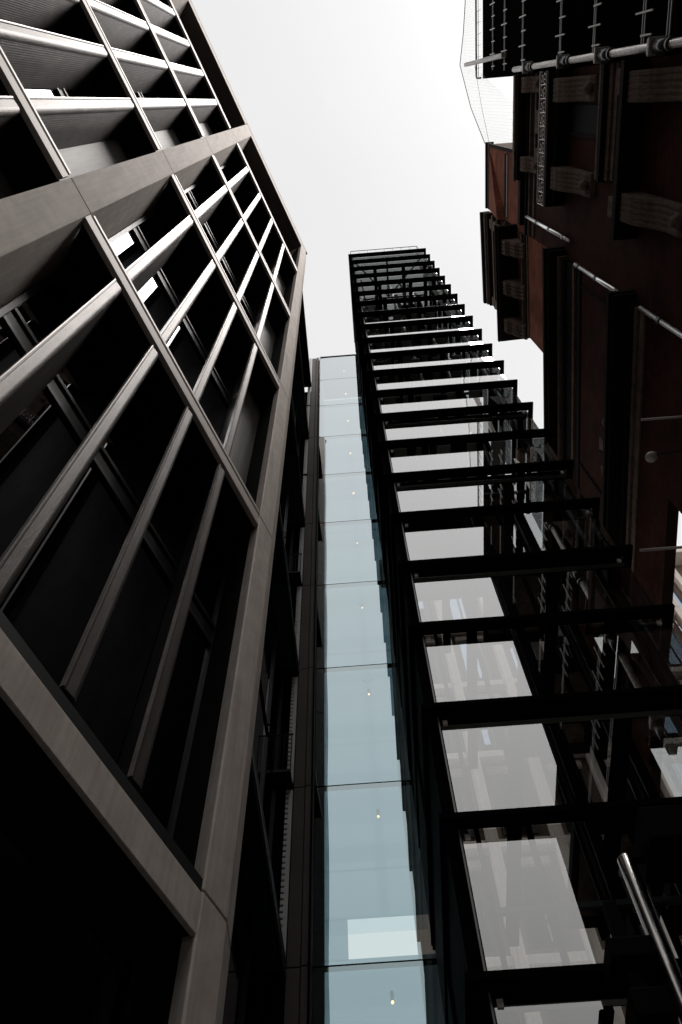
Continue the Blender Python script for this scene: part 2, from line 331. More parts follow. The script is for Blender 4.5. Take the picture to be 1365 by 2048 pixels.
# top beam, lintel
for bi, (b0, b1) in enumerate(bays):
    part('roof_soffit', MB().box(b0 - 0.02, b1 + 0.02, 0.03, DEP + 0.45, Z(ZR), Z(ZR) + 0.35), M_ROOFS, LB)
    part('roof_edge', MB().box(b0, b1, 0.0, 0.028, Z(ZR) - 0.004, Z(12.03)), M_STONE, LB, bevel=0.006)
    part('lintel_stone', MB().box(b0 + 0.012, b1 - 0.012, 0.004, 0.06, Z(1.345), Z(1.466) - 0.02), M_STONE, LB, bevel=0.012)
    part('lintel_sill', MB().box(b0 + 0.05, b1 - 0.02, 0.02, DEP, Z(1.466), Z(1.466) + 0.14), M_DFRAME, LB)
    part('lintel_back', MB().box(b0 + 0.05, b1 - 0.02, 0.061, DEP + 0.05, Z(1.35), Z(1.466) - 0.02), M_SOFFIT, LB)
    part('entrance_wall', MB().box(b0, b1, DEP + 1.2, DEP + 1.3, 0, Z(1.46)), M_SOFFIT, LB)
part('parapet_coping', MB().box(U0 - 1, uf + 0.2, -0.01, DEP + 0.6, Z(12.03) + 0.002, Z(12.03) + 0.06), M_STONE, LB)
part('building_core', MB().prism([(U0 - 20, 0.9), (uf - 0.2, 0.95), (uf - 0.2, 9), (U0 - 20, 9)], 0.0, Z(11.7)), M_SOFFIT, LB, own=False)
part('rear_bay_wall', MB().box(U0 - 22, U0 - 0.6, 0.02, 0.85, 0, Z(11.9)), M_REVEAL, LB)

# ---- set-back wing running on towards the glass link
SW = thing('side_wing', 'dark recessed wing between the stone corner and the glass link', 'building', (-1.78, 7.0, 0))
def sw(name, x0, x1, y0, y1, z0, z1, mat, **k): return part(name, MB().box(x0 + 1.78, x1 + 1.78, y0 - 7.0, y1 - 7.0, z0 + GZ, z1 + GZ), mat, SW, **k)
sw('wing_wall', -8.0, -2.05, 7.9, 12.25, -GZ, 39.2, M_BLACK)
sw('roof_edge', -8.0, -1.60, 7.55, 12.22, 39.2, 39.45, M_BLACK)
sw('wing_end_wall', -8.0, -1.63, 12.36, 12.9, -GZ, 38.9, M_BLACK)
JZ = [44.38 - 3.932 * n for n in range(12)]
for n in range(1, 12):
    z = JZ[n]
    if n % 2 == 1 and z < 39:
        sw('floor_edge', -2.05, -1.62, 7.6, 12.2, z - 0.12, z + 0.12, M_DFRAME, bevel=0.01)
        sw('edge_angle', -1.64, -1.60, 7.6, 12.2, z - 0.20, z - 0.16, M_EDGE)
        sw('soffit_panel', -2.04, -1.70, 9.8, 12.15, z - 0.16, z - 0.13, M_LINKBEAM)
    if z < 39:
        top = min(z + 3.8, 39.1)
        fr = MB()
        for yy in (7.95, 9.35, 10.75, 12.1): fr.box(0, 0.10, yy - 7.0, yy - 6.94, z + 0.14 + GZ, top - 0.1 + GZ)
        o = part('window', fr, M_DFRAME, SW); o.location[0] = -2.05 + 1.78
        part('pane', MB().box(-2.05 + 1.82, -2.05 + 1.84, 0.98, 5.1, z + 0.15 + GZ, top - 0.15 + GZ), M_WIN, SW)

# ================================================================== GLASS LINK
LK = thing('glass_link', 'tall narrow pale blue glass link between the office building and the tower', 'building', (-1.2, 12.3, 0))
LY = 12.3
def lk(name, x0, x1, y0, y1, z0, z1, mat, **k): return part(name, MB().box(x0 + 1.2, x1 + 1.2, y0 - LY, y1 - LY, z0 + GZ, z1 + GZ), mat, LK, **k)
for n in range(12):
    zt = JZ[n]; zb = JZ[n + 1] if n < 11 else -GZ
    # each pane bows outwards by a few millimetres, so its reflections bend
    mb = MB(); NX, NZ = 14, 16; hz = zt - zb - 0.03; ph = random.uniform(-0.3, 0.3)
    for sgn in (0, 1):
        for j in range(NZ + 1):
            for i2 in range(NX + 1):
                fx = -1 + 2 * i2 / NX; fz = -1 + 2 * j / NZ
                yy = (0.0105 if fx < 0 else 0.001) * fx * fx * (1.0 - 0.22 * fz * fz) + 0.0003 * math.sin(3 * fz + ph)
                mb.v.append((2.05 * i2 / NX, yy + sgn * 0.02, zb + 0.015 + GZ + hz * j / NZ))
    q = (NX + 1) * (NZ + 1)
    for j in range(NZ):
        for i2 in range(NX):
            a = j * (NX + 1) + i2; mb.f.append((a, a + 1, a + NX + 2, a + NX + 1)); mb.f.append((q + a, q + a + NX + 1, q + a + NX + 2, q + a + 1))
    part('glass_pane', mb, M_LGLASS, LK, smooth=True)
    lk('transom', -1.22, 0.86, LY + 0.03, LY + 0.12, zt - 0.02, zt + 0.02, M_DFRAME)
    lk('joint_seal', -1.20, 0.85, LY + 0.003, LY + 0.02, zt - 0.0145, zt + 0.0145, M_BLACK)
    # stair landing and frame seen through the glass
    lk('floor_soffit', -1.15, 0.80, LY + 0.3, LY + 1.1, zt + 0.02, zt + 0.07, M_GFLOOR)
    lk('glass_fin', -0.10, 0.10, LY + 2.2, LY + 2.3, zb + (2.75 if n == 8 else 0.0), zt, M_GFIN)
    lk('glass_beam', -1.15, 0.80, LY + 2.0, LY + 2.12, zt - 1.75, zt - 1.45, M_GFIN)
    if n != 8: lk('glass_beam', -1.15, 0.80, LY + 2.21, LY + 2.32, zb + 0.15, zb + 0.5, M_GFIN)
    mb = MB()
    for dx, dz in ((-0.13, 0.10), (0.13, 0.10)):
        mb.tube((1.2, 2.1, zt - 1.9 + GZ), (1.2 + dx, 2.05, zt - 1.9 + dz + GZ), 0.010, 6); mb.ball((1.2 + dx, 2.04, zt - 1.9 + dz + GZ), 0.02, 8, 5)
    if n != 8: part('spider_clamp', mb, M_LINKBEAM, LK)
    if n != 8: lk('back_panel', -1.6, 1.2, LY + 2.38, LY + 2.42, zb, zt, M_TINT)
    else:
        lk('back_panel', -1.6, 1.2, LY + 2.38, LY + 2.42, zb + 2.75, zt, M_TINT); lk('back_panel', -1.6, 1.2, LY + 2.38, LY + 2.42, zb, zb + 1.85, M_TINT)
        lk('back_panel', -1.6, -0.75, LY + 2.38, LY + 2.42, zb + 1.86, zb + 2.74, M_TINT)
    lk('side_liner', -1.22, -1.205, LY + 0.1, LY + 2.37, zb, zt, M_BLACK); lk('side_liner', 0.86, 0.875, LY + 0.1, LY + 2.37, zb + (2.8 if n == 8 else 0), zt, M_BLACK)
    # post: two strips butted with open joints
    lk('post_panel', -1.62, -1.40, LY - 0.02, LY + 0.10, zb + 0.012, zt - 0.012, M_POST, bevel=0.006)
    lk('post_panel', -1.385, -1.30, LY - 0.05, LY + 0.10, zb + 0.012, zt - 0.012, M_POST, bevel=0.006)
    lk('post_strip', -1.295, -1.275, LY - 0.07, LY + 0.10, zb + 0.012, zt - 0.012, M_POST)
    lk('post_strip', -1.235, -1.215, LY - 0.07, LY + 0.10, zb + 0.012, zt - 0.012, M_DFRAME)
    lk('post_back', -1.6, -1.21, LY + 0.11, LY + 0.2, zb, zt, M_BLACK)
    # louvre grille beside the post
    if n in (0, 1, 2, 3, 4, 5, 6, 7, 8):
        a, b = zb + 0.12, zt - (0.35 if n % 2 else 0.1)
        lk('grille_strip', -1.71, -1.635, LY - 0.06, LY - 0.02, a, b, M_PIPEB)
        mb = MB(); q = a
        while q < b: mb.box(-0.57, -0.51, -0.06, -0.03, q + GZ, q + 0.085 + GZ); q += 0.13
        part('grille_slats', mb, M_PIPEB, LK, kind='stuff')
    if n in (5, 7):       # small maintenance landing with railing
        z = JZ[n + 1]
        lk('landing', -2.0, -1.64, LY - 0.5, LY - 0.1, z - 0.05, z + 0.01, M_DFRAME)
        mb = MB()
        for a in range(5): mb.tube((-0.75 + a * 0.075, -0.45, z + GZ), (-0.75 + a * 0.075, -0.45, z + 1.1 + GZ), 0.012, 6)
        mb.tube((-0.8, -0.45, z + 1.1 + GZ), (-0.42, -0.45, z + 1.1 + GZ), 0.02, 6)
        part('landing_railing', mb, M_DFRAME, LK)
part('roof_cap', MB().box(0, 2.05, 0.0, 2.4, JZ[0] + 0.25 + GZ, JZ[0] + 0.3 + GZ), M_LINKBEAM, LK)
ords = ['topmost', 'second', 'third', 'fourth', 'fifth', 'sixth', 'seventh', 'eighth', 'ninth', 'tenth', 'eleventh']
for n in range(11):
    z = JZ[n] + GZ
    L = thing('ceiling_light', 'tiny warm light glowing behind the %s pane from the top of the blue glass link' % ords[n], 'lamp', (0.02, LY + 0.75, z), group='ceiling lights in the glass link')
    part('lamp_body', MB().tube((0, 0, 0.02), (0, 0, -0.12), 0.03, 10), M_DFRAME, L, own=False)
    part('bulb', MB().ball((0, 0, -0.16), 0.042 if n < 5 else 0.026, 10, 6, 1.2), M_WARM, L, own=False)

# ================================================================== GLASS LIFT TOWER
TX0, TX1, TY = 0.70, 4.82, 7.40
GY = TY + 0.20
TW = thing('lift_tower', 'tall black steel lift tower with horizontal fins and reflecting glass between them', 'tower', (TX0, TY, 0))
def tw(name, x0, x1, y0, y1, z0, z1, mat, **k): return part(name, MB().box(x0 - TX0, x1 - TX0, y0 - TY, y1 - TY, z0 + GZ, z1 + GZ), mat, TW, **k)
FZ = [46.44 - 1.965 * n for n in range(24)]
for n, z in enumerate(FZ):
    # fin: flat plate in front, returning down both sides
    mb = MB().box(0, TX1 - TX0, 0, 0.195, z + GZ, z + 0.06 + GZ)
    mb.box(0, 0.15, 0.195, LY - TY - 0.15, z + GZ + 0.003, z + 0.057 + GZ)
    mb.box(TX1 - TX0 - 0.12, TX1 - TX0, 0.195, 3.2, z + GZ + 0.003, z + 0.057 + GZ)
    part('fin', mb, M_BLACK, TW, bevel=0.0)
    tw('fin_lip', TX0, TX1, TY - 0.012, TY - 0.002, z - 0.01, z + 0.07, M_BLACK)
    if n < 23:
        zb = FZ[n + 1]
        tw('glass_pane', TX0 + 0.24, TX1 - 0.16, GY, GY + 0.016, zb + 0.07, z - 0.01, M_TGLASS)
        tw('corner_post', TX0 + 0.16, TX0 + 0.24, GY - 0.02, GY + 0.10, zb + 0.06, z, M_BLACK)
        tw('front_closer', TX0 + 0.062, TX0 + 0.159, TY + 0.205, TY + 0.30, zb + 0.062, z - 0.002, M_BLACK)
        tw('pane_edge', TX0 + 0.205, TX0 + 0.225, GY - 0.03, GY - 0.021, zb + 0.07, z - 0.02, M_EDGE)
        tw('side_pane', TX1 - 0.15, TX1 - 0.135, GY + 0.03, GY + 2.6, zb + 0.07, z - 0.01, M_TGLASS)
        tw('glass_clip', TX0 + 0.27, TX0 + 0.33, GY - 0.02, GY - 0.004, z - 0.16, z - 0.08, M_PIPEB)
        tw('glass_clip', TX1 - 0.30, TX1 - 0.24, GY - 0.02, GY - 0.004, z - 0.16, z - 0.08, M_PIPEB)
    if n % 2 == 1:
        if n > 12:
            tw('ring_beam', TX0 + 0.25, TX1 - 0.17, GY + 0.05, GY + 0.17, z - 0.10, z + 0.10, M_BLACK)
            tw('beam_edge', TX0 + 0.25, TX1 - 0.17, GY + 0.05, GY + 0.13, z - 0.115, z - 0.101, M_EDGE)
        if 5 <= n <= 14:  # pale panels put in to imitate the bright reflections up the shaft
            for xa in (1.15, 1.75, 2.3, 3.1, 3.75):
                tw('soffit_panel', xa, xa + 0.36, 8.25, 9.6, z + 0.0, z + 0.04, M_PIPEB)
        for xx in (1.9, 3.35, 4.45):
            tw('cross_beam', xx, xx + 0.16, GY + 0.18, LY - 0.2, z - 0.14, z + 0.12, M_BLACK)
        tw('landing_floor', 2.9, 4.35, 9.9, LY - 0.15, z + 0.13, z + 0.30, M_CLAD)
        if n > 8:
            tw('landing_soffit', 3.0, 4.2, 10.1, LY - 0.5, z + 0.08, z + 0.125, M_BSTONE)
            mb = MB()
            mb.tube((3.5 - TX0, 10.9 - TY, z + 0.05 + GZ), (3.5 - TX0, 10.9 - TY, z + 0.079 + GZ), 0.14, 14)
            part('downlight', mb, M_LIGHTMET, TW)
    else:
        tw('guide_bracket', 1.2, 4.4, GY + 1.35, GY + 1.42, z - 0.05, z + 0.03, M_BLACKG)
tw('side_cladding', TX0 + 0.06, TX0 + 0.15, TY + 0.21, LY - 0.02, -GZ, FZ[0] - 0.2, M_CLAD)
for i in range(12):      # cladding sheets down the tower's left flank, jogging a little
    z1 = FZ[2 * i]; z0 = FZ[2 * i + 1]
    tw('cladding_sheet', TX0 + 0.02, TX0 + 0.055, TY + 2.6, LY - 0.05, z0, z1 - 0.1, M_CLAD)
HT = FZ[0] + GZ
part('steel_tube', MB().tube((4.52 - TX0, 0.85, 0), (4.52 - TX0, 0.85, HT - 0.5), 0.13, 20), M_BLACKG, TW, smooth=True)
part('steel_tube', MB().tube((3.75 - TX0, 1.75, 0), (3.75 - TX0, 1.75, HT - 0.5), 0.085, 16), M_BLACKG, TW, smooth=True)
part('steel_tube', MB().tube((2.75 - TX0, 1.75, 0), (2.75 - TX0, 1.75, HT - 0.5), 0.075, 16), M_BLACKG, TW, smooth=True)
for x, y, w in ((1.25, 8.7, 0.06), (2.05, 9.3, 0.08), (2.95, 9.6, 0.22), (3.3, 9.0, 0.08), (4.0, 9.6, 0.2)):
    tw('guide_rail', x, x + w, y, y + w * 0.8, -GZ, FZ[0] - 0.4, M_CLAD)
tw('rear_wall', 0.95, 2.2, 9.95, 10.1, 19.5, FZ[0] - 0.3, M_CLAD)
tw('rear_wall', 0.95, 4.62, LY - 0.14, LY - 0.02, 19.5, FZ[0] - 0.3, M_CLAD)
for z in [FZ[n] for n in range(1, 23)]:      # point fittings that carry the corner glass
    mb = MB()
    for dx in (-0.07, 0.13):
        mb.ball((4.56 + dx - TX0, 0.62, z + 0.55 + GZ), 0.03, 8, 5)
    mb.tube((4.49 - TX0, 0.66, z + 0.55 + GZ), (4.69 - TX0, 0.66, z + 0.55 + GZ), 0.018, 6)
    part('glass_fitting', mb, M_LIGHTMET, TW, smooth=True)
# open truss head
part('roof_truss', MB().path([(0.25, 0.3, HT - 0.35), (2.0, 2.3, HT - 0.35), (3.9, 0.3, HT - 0.35)], 0.035, 8).tube((2.0, 0.3, HT - 0.4), (2.0, 2.3, HT - 0.4), 0.05, 8), M_BLACKG, TW)
mb = MB()
for p, q in (((0.15, 0.02), (3.75, 0.02)), ((3.75, 0.02), (3.75, 1.0)), ((0.15, 0.02), (0.15, 1.0))):
    mb.tube((p[0], p[1], HT + 1.1), (q[0], q[1], HT + 1.1), 0.018, 6)
for a in range(9): mb.tube((0.15 + a * 0.45, 0.02, HT + 0.06), (0.15 + a * 0.45, 0.02, HT + 1.1), 0.012, 6)
part('roof_railing', mb, M_DFRAME, TW)

# ================================================================== BRICK BUILDING (RIGHT)
BB = thing('brick_building', 'dark red brick Victorian building on the right with stone cornices and brackets', 'building', (8.0, 5.6, 0))
def bp(name, x0, x1, y0, y1, z0, z1, mat, far=True, **k):
    mb = MB().box(x0, x1, y0, y1, z0 + GZ, z1 + GZ)
    if far: mb.rot(8.0, 5.6, -R(2.2))
    return part(name, mb.shift((-8.0, -5.6, 0)), mat, BB, **k)
def cornice(name, xw, zs, steps, y0, y1, mat, far=True, y_ret=0.0):
    """steps: list of (projection, height) from the bottom up, each a moulded course"""
    z = zs
    for i, (pr, h, mt) in enumerate(steps):
        bp(name, xw - pr, xw + 0.3, y0 - (pr * 0.6 if y_ret else 0), y1 + (0.35 * pr), z, z + h - 0.004, mt, far, bevel=min(0.02, h * 0.2)); z += h
# far block walls
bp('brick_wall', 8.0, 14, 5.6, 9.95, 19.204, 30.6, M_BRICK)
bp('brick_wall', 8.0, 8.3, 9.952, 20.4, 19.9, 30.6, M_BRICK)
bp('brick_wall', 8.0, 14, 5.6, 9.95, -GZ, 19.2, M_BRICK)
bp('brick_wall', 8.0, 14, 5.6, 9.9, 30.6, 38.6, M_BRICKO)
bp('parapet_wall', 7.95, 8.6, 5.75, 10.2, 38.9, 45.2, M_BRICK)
# lower face panelling of the far block
cornice('cornice_course', 8.0, 22.1, [(0.06, 0.35, M_BSTONE), (0.14, 0.22, M_BSTONE), (0.24, 0.25, M_BDARK), (0.62, 0.16, M_BDARK), (0.70, 0.22, M_BDARK)], 5.62, 20.4, M_BDARK, y_ret=1)
cornice('cornice_course', 8.0, 28.3, [(0.05, 0.5, M_BDARK), (0.12, 0.22, M_BSTONE), (0.10, 0.8, M_BDARK), (0.20, 0.3, M_BDARK), (0.30, 0.22, M_BSTONE), (0.62, 0.2, M_BDARK), (0.72, 0.25, M_BDARK)], 5.62, 20.4, M_BDARK, y_ret=1)
cornice('cornice_course', 8.0, 36.4, [(0.05, 0.18, M_BSTONE), (0.10, 0.22, M_BDARK), (0.05, 0.3, M_BRICK), (0.14, 0.18, M_BSTONE), (0.08, 0.4, M_BDARK)], 5.62, 9.9, M_BDARK)
bp('eave_slab', 7.14, 8.6, 5.45, 10.55, 38.58, 38.9, M_BDARK, bevel=0.03)
bp('eave_lip', 7.06, 7.16, 5.40, 10.6, 38.75, 38.98, M_BDARK, bevel=0.02)
for y in (6.0, 7.75, 9.45):           # ribbed stone brackets under the eave
    o = thing  # noqa
    mb = MB(); prof = [(7.98, 36.7), (7.86, 36.75), (7.80, 37.1), (7.62, 37.35), (7.55, 37.8), (7.36, 38.0), (7.32, 38.56), (7.98, 38.56)]
    mb.profile([(a, b + GZ) for a, b in prof], 0, y, y + 0.62); mb.rot(8.0, 5.6, -R(2.2)).shift((-8.0, -5.6, 0))
    br = part('bracket', mb, M_BSTONE, BB, bevel=0.01)
    for j in range(4):
        rb = MB().profile([(a - 0.035 if a < 7.97 else a, b + GZ) for a, b in prof], 0, y + 0.04 + j * 0.15, y + 0.13 + j * 0.15); rb.rot(8.0, 5.6, -R(2.2)).shift((-8.0, -5.6, 0))
        o = part('rib', rb, M_BSTONE, None, bevel=0.008); o.parent = br; o.location = Vector(o.location) - Vector(br.location)
# upper gable mouldings
for x0, z0, z1, mt in ((7.86, 39.6, 39.9, M_BSTONE), (7.88, 40.9, 41.1, M_BSTONE), (7.84, 42.4, 42.8, M_BDARK), (7.80, 43.6, 43.9, M_BSTONE), (7.70, 44.5, 44.8, M_BDARK), (7.62, 44.85, 45.1, M_BSTONE), (7.50, 45.15, 45.5, M_BDARK)):
    bp('gable_moulding', x0, 8.0, 5.65, 10.25, z0, z1, mt, bevel=0.02)
for y in (5.9, 9.75): bp('gable_pier', 7.80, 8.0, y, y + 0.45, 38.95, 44.5, M_BSTONE, bevel=0.02)
bp('stone_panel', 7.90, 8.0, 6.9, 9.2, 39.9, 42.4, M_BSTONE)
# wall panel frames (raised strips)
for z0, z1 in ((23.6, 28.2),):
    for y in (6.05, 12.4): bp('panel_strip', 7.94, 8.0, y, y + 0.10, z0, z1, M_BDARK)
# arched window in the far block with pale voussoirs
AW = MB(); cy, cz, rr = 10.6, 24.2, 1.05
def arch(r0, r1, a0, a1, x0, x1, mat, name, parent=BB, k=6, lab=None):
    mb = MB(); n = len(mb.v); ps = []
    for i in range(k + 1):
        a = a0 + (a1 - a0) * i / k; ps.append((math.cos(a), math.sin(a)))
    poly = [(cy + r1 * c, cz + r1 * s) for c, s in ps] + [(cy + r0 * c, cz + r0 * s) for c, s in reversed(ps)]
    kk = len(poly); mb.v = [(x0, y, z + GZ) for y, z in poly] + [(x1, y, z + GZ) for y, z in poly]
    mb.f = [tuple(range(kk)), tuple(reversed(range(kk, 2 * kk)))] + [(i, i + kk, (i + 1) % kk + kk, (i + 1) % kk) for i in range(kk)]
    mb.rot(8.0, 5.6, -R(2.2)).shift((-8.0, -5.6, 0)); return part(name, mb, mat, parent, bevel=0.01)
for j in range(9):
    a0 = math.pi * j / 9 + 0.02; a1 = math.pi * (j + 1) / 9 - 0.02
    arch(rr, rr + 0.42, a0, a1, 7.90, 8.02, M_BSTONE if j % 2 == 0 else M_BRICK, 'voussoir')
arch(rr - 0.14, rr - 0.01, 0, math.pi, 7.97, 8.05, M_BDARK, 'arch_frame', k=14)
arch(0.0, rr - 0.15, 0, math.pi, 7.992, 7.998, M_WIN, 'arch_pane', k=14)
# near block
NB0, NB1 = -0.35, 5.58
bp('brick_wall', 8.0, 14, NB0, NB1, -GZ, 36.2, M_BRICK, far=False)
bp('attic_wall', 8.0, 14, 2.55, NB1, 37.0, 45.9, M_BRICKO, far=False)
bp('attic_coping', 7.90, 8.3, 2.45, NB1, 45.9, 46.15, M_BDARK, far=False, bevel=0.02)
bp('attic_coping', 7.94, 8.2, 2.45, NB1, 45.45, 45.60, M_BSTONE, far=False, bevel=0.02)
bp('attic_corner_strip', 7.93, 8.0, 2.47, 2.62, 37.2, 45.4, M_BDARK, far=False)
bp('light_moulding', 7.93, 8.0, 2.75, 5.4, 40.66, 40.74, M_LIGHTMET, far=False)
bp('dark_moulding', 7.90, 8.0, 2.72, 5.4, 40.8, 41.1, M_BDARK, far=False)
# chimney breast with a raking face (the orange triangle)
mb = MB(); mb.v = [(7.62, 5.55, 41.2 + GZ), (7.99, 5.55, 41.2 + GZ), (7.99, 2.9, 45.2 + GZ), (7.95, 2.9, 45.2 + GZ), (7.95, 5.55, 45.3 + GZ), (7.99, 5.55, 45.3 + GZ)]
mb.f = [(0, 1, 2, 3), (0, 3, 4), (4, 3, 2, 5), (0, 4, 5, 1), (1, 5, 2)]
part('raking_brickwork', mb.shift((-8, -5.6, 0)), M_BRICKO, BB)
def nc(z, steps, y0, y1): cornice('cornice_course', 8.0, z, steps, y0, y1, M_BDARK, far=False)
nc(35.2, [(0.06, 0.2, M_BSTONE), (0.03, 0.5, M_BDARK), (0.10, 0.2, M_BSTONE), (0.18, 0.3, M_BDARK)], NB0, NB1 - 0.1)
bp('eave_slab', 7.50, 8.5, NB0, 3.45, 36.42, 36.85, M_BDARK, far=False, bevel=0.03)
bp('eave_slab', 7.66, 8.5, 3.46, 5.2, 36.46, 36.9, M_BDARK, far=False, bevel=0.03)
bp('eave_lip', 7.42, 7.50, NB0, 3.5, 36.62, 36.95, M_BSTONE, far=False, bevel=0.02)
def console(y, w, x0, z0, z1, nr=4, mat=M_BSTONE):
    """scrolled stone console: belly profile, ribs and a leaf at the foot"""
    h = z1 - z0; d = 8.0 - x0
    prof = [(7.99, z0), (7.99 - d * 0.25, z0 + h * 0.02), (7.99 - d * 0.35, z0 + h * 0.12), (7.99 - d * 0.28, z0 + h * 0.3), (7.99 - d * 0.45, z0 + h * 0.5), (7.99 - d * 0.8, z0 + h * 0.66), (x0, z0 + h * 0.8), (x0, z1), (7.99, z1)]
    br = part('console', MB().profile([(a, b + GZ) for a, b in prof], 0, y, y + w).shift((-8, -5.6, 0)), mat, BB, bevel=0.015)
    for j in range(nr):
        o = part('rib', MB().profile([(a - 0.014 if a < 7.98 else a, b + GZ) for a, b in prof], 0, y + 0.03 + j * w / nr, y + 0.03 + (j + 0.6) * w / nr).shift((-8, -5.6, 0)), mat, br, bevel=0.008)
        o.location = Vector(o.location) - Vector(br.location)
    lf = MB().ball((7.99 - d * 0.4 - 8, y + w / 2 - 5.6, z0 + h * 0.12 + GZ), w * 0.26, 8, 6, 1.6)
    o = part('leaf_boss', lf, mat, br, smooth=True); o.location = Vector(o.location) - Vector(br.location)
for y in (-0.25, 2.55): console(y, 0.55, 7.62, 34.3, 36.4)
console(-0.1, 0.7, 7.45, 27.2, 30.6, 5); console(2.55, 0.7, 7.45, 27.2, 30.6, 5)
for y in (0.9, 2.2): bp('stone_block', 7.85, 8.0, y, y + 0.8, 32.2, 34.9, M_BSTONE, far=False, bevel=0.03)
# balcony with scrolled iron railing
BL = bp('balcony_slab', 7.33, 8.0, NB0, 3.85, 30.75, 31.0, M_BDARK, far=False, bevel=0.02)
bp('balcony_moulding', 7.55, 8.0, NB0, 3.7, 30.5, 30.74, M_BDARK, far=False, bevel=0.02)
rl = MB(); x = -0.66; z0 = 31.02 + GZ
rl.tube((x, NB0 - 5.6, z0 + 0.06), (x, 3.8 - 5.6, z0 + 0.06), 0.022, 6).tube((x, NB0 - 5.6, z0 + 0.95), (x, 3.8 - 5.6, z0 + 0.95), 0.028, 6)
y = NB0 - 5.6 + 0.2
while y < 3.75 - 5.6:
    for sgn, c in ((1, z0 + 0.3), (-1, z0 + 0.68)):
        pts = []
        for i in range(15):
            a = i * 0.55; r_ = 0.19 - i * 0.011
            pts.append((x, y + sgn * r_ * math.cos(a), c + r_ * math.sin(a)))
        rl.path(pts, 0.015, 5)
    rl.tube((x, y + 0.21, z0 + 0.05), (x, y + 0.21, z0 + 0.95), 0.014, 5)
    y += 0.42
part('scrolled_railing', rl, M_EDGEM, BB)
# second cornice/balcony lower down
bp('balcony_slab', 7.39, 8.0, NB0, 3.9, 23.3, 23.6, M_BDARK, far=False, bevel=0.02)
nc(25.4, [(0.08, 0.3, M_BSTONE), (0.15, 0.3, M_BSTONE), (0.3, 0.3, M_BDARK), (0.22, 0.4, M_BSTONE)], NB0, 2.6)
console(-0.1, 0.7, 7.5, 19.6, 23.2, 5); console(2.7, 0.7, 7.5, 19.6, 23.2, 5)
for y in (0.55, 1.5): bp('window_frame', 7.93, 8.0, y, y + 0.12, 27.0, 30.4, M_BDARK, far=False)
wn = bp('window', 7.95, 8.0, 0.7, 1.5, 27.0, 30.3, M_CLAD, far=False)
bp('pale_block', 7.8, 8.0, -0.2, 0.45, 24.3, 25.2, M_BSTONE, far=False, bevel=0.02)
bp('pale_block', 7.8, 8.0, 3.0, 3.55, 24.1, 25.3, M_BSTONE, far=False, bevel=0.02)
# white downpipes with dark collars
def wpipe(y, x, z0, z1, lab, step=2.0):
    o = part('downpipe', MB().tube((x - 8, y - 5.6, z0 + GZ), (x - 8, y - 5.6, z1 + GZ), 0.065, 12), M_PIPEG, BB, smooth=True, label=lab)
    z = z0 + step * 0.4
    while z < z1:
        c = part('collar', MB().tube((0, 0, -0.09), (0, 0, 0.09), 0.09, 12), M_BLACKG, o, own=False); c.location = (0.065, 0.065, z - z0); z += step
wpipe(4.83, 7.88, 29.5, 37.2, 'short white downpipe high on the brick wall')
wpipe(5.45, 7.86, 23.4, 28.6, 'middle length of white downpipe in the wall corner')
wpipe(5.48, 7.86, 12.0, 22.2, 'lowest length of white downpipe in the wall corner')
# poles and dome lamp sticking out from the wall
def pole(y, z, x0, lab):
    o = part('wall_pole', MB().tube((x0, y, z + GZ), (7.99, y, z + GZ), 0.028, 8), M_LIGHTMET, None, smooth=True); return tag(o, lab, 'pole')
pole(6.70, 17.3, 6.34, 'thin horizontal metal pole sticking out of the brick wall above the dome lamp')
pole(8.1, 14.1, 5.35, 'thin horizontal metal pole crossing the gap to the pale building')
DL = thing('dome_lamp', 'small ribbed dome lamp on a bracket against the dark brick wall', 'lamp', (6.9, 7.9, 18.0 + GZ))
part('dome', MB().ball((0, 0, 0), 0.14, 14, 8, 0.7), M_LIGHTMET, DL, smooth=True, own=False)
part('arm', MB().path([(0.05, 0, 0.08), (0.5, 0, 0.2), (1.08, 0, 0.2)], 0.025, 8), M_DFRAME, DL, own=False)

# ---- black clad block further back along the same street side
SC = thing('clad_building', 'tall black clad building at the upper right with steel rails across it', 'building', (8.0, -0.4, 0))
def sc(name, x0, x1, y0, y1, z0, z1, mat, **k): return part(name, MB().box(x0 - 8, x1 - 8, y0 + 0.4, y1 + 0.4, z0 + GZ, z1 + GZ), mat, SC, **k)
sc('black_wall', 8.0, 14, -11.7, -0.4, -GZ, 47.4, M_SCREEN)
sc('lower_wing', 8.0, 14, -15.5, -11.705, -GZ, 28.5, M_SCREEN)
for zi, z in enumerate((44.2, 41.4, 37.7, 31.8, 27.9, 23.7, 22.0)):
    sc('rail', 7.90, 7.93, -9, (-0.6 if zi not in (0,) else -0.7), z, z + 0.04, M_EDGE)
    sc('rail', 7.90, 7.93, -9, (-0.6 if zi not in (0,) else -0.7), z - 0.16, z - 0.12, M_EDGE)
    if zi < 6:
        k = 0; y = -0.85
        while y > -6:
            l = 0.95 if k % 2 else 0.55
            sc('rail_bracket', 7.86, 7.895, y - 0.022, y + 0.022, z - 0.75, z + (0.45 if k % 2 else 0.0), M_LIGHTMET)
            y -= 0.5; k += 1
mb = MB()
mb.path([(-0.1, -9, 47.6 + 1.15 + GZ), (-0.1, -0.15, 47.6 + 1.15 + GZ), (-0.1, -0.05, 47.5 + 1.0 + GZ), (-0.1, -0.05, 47.4 + GZ)], 0.045, 8)
mb.tube((-0.1, -9, 48.1 + GZ), (-0.1, -0.1, 48.1 + GZ), 0.012, 6)
y = -0.5
while y > -9: mb.tube((-0.1, y, 47.4 + GZ), (-0.1, y, 48.75 + GZ), 0.01, 6); y -= 0.5
part('roof_railing', mb, M_DFRAME, SC)
PS = MB().box(7.52, 7.74, -1.24, -1.06, 40.0 + GZ, 50.4 + GZ)
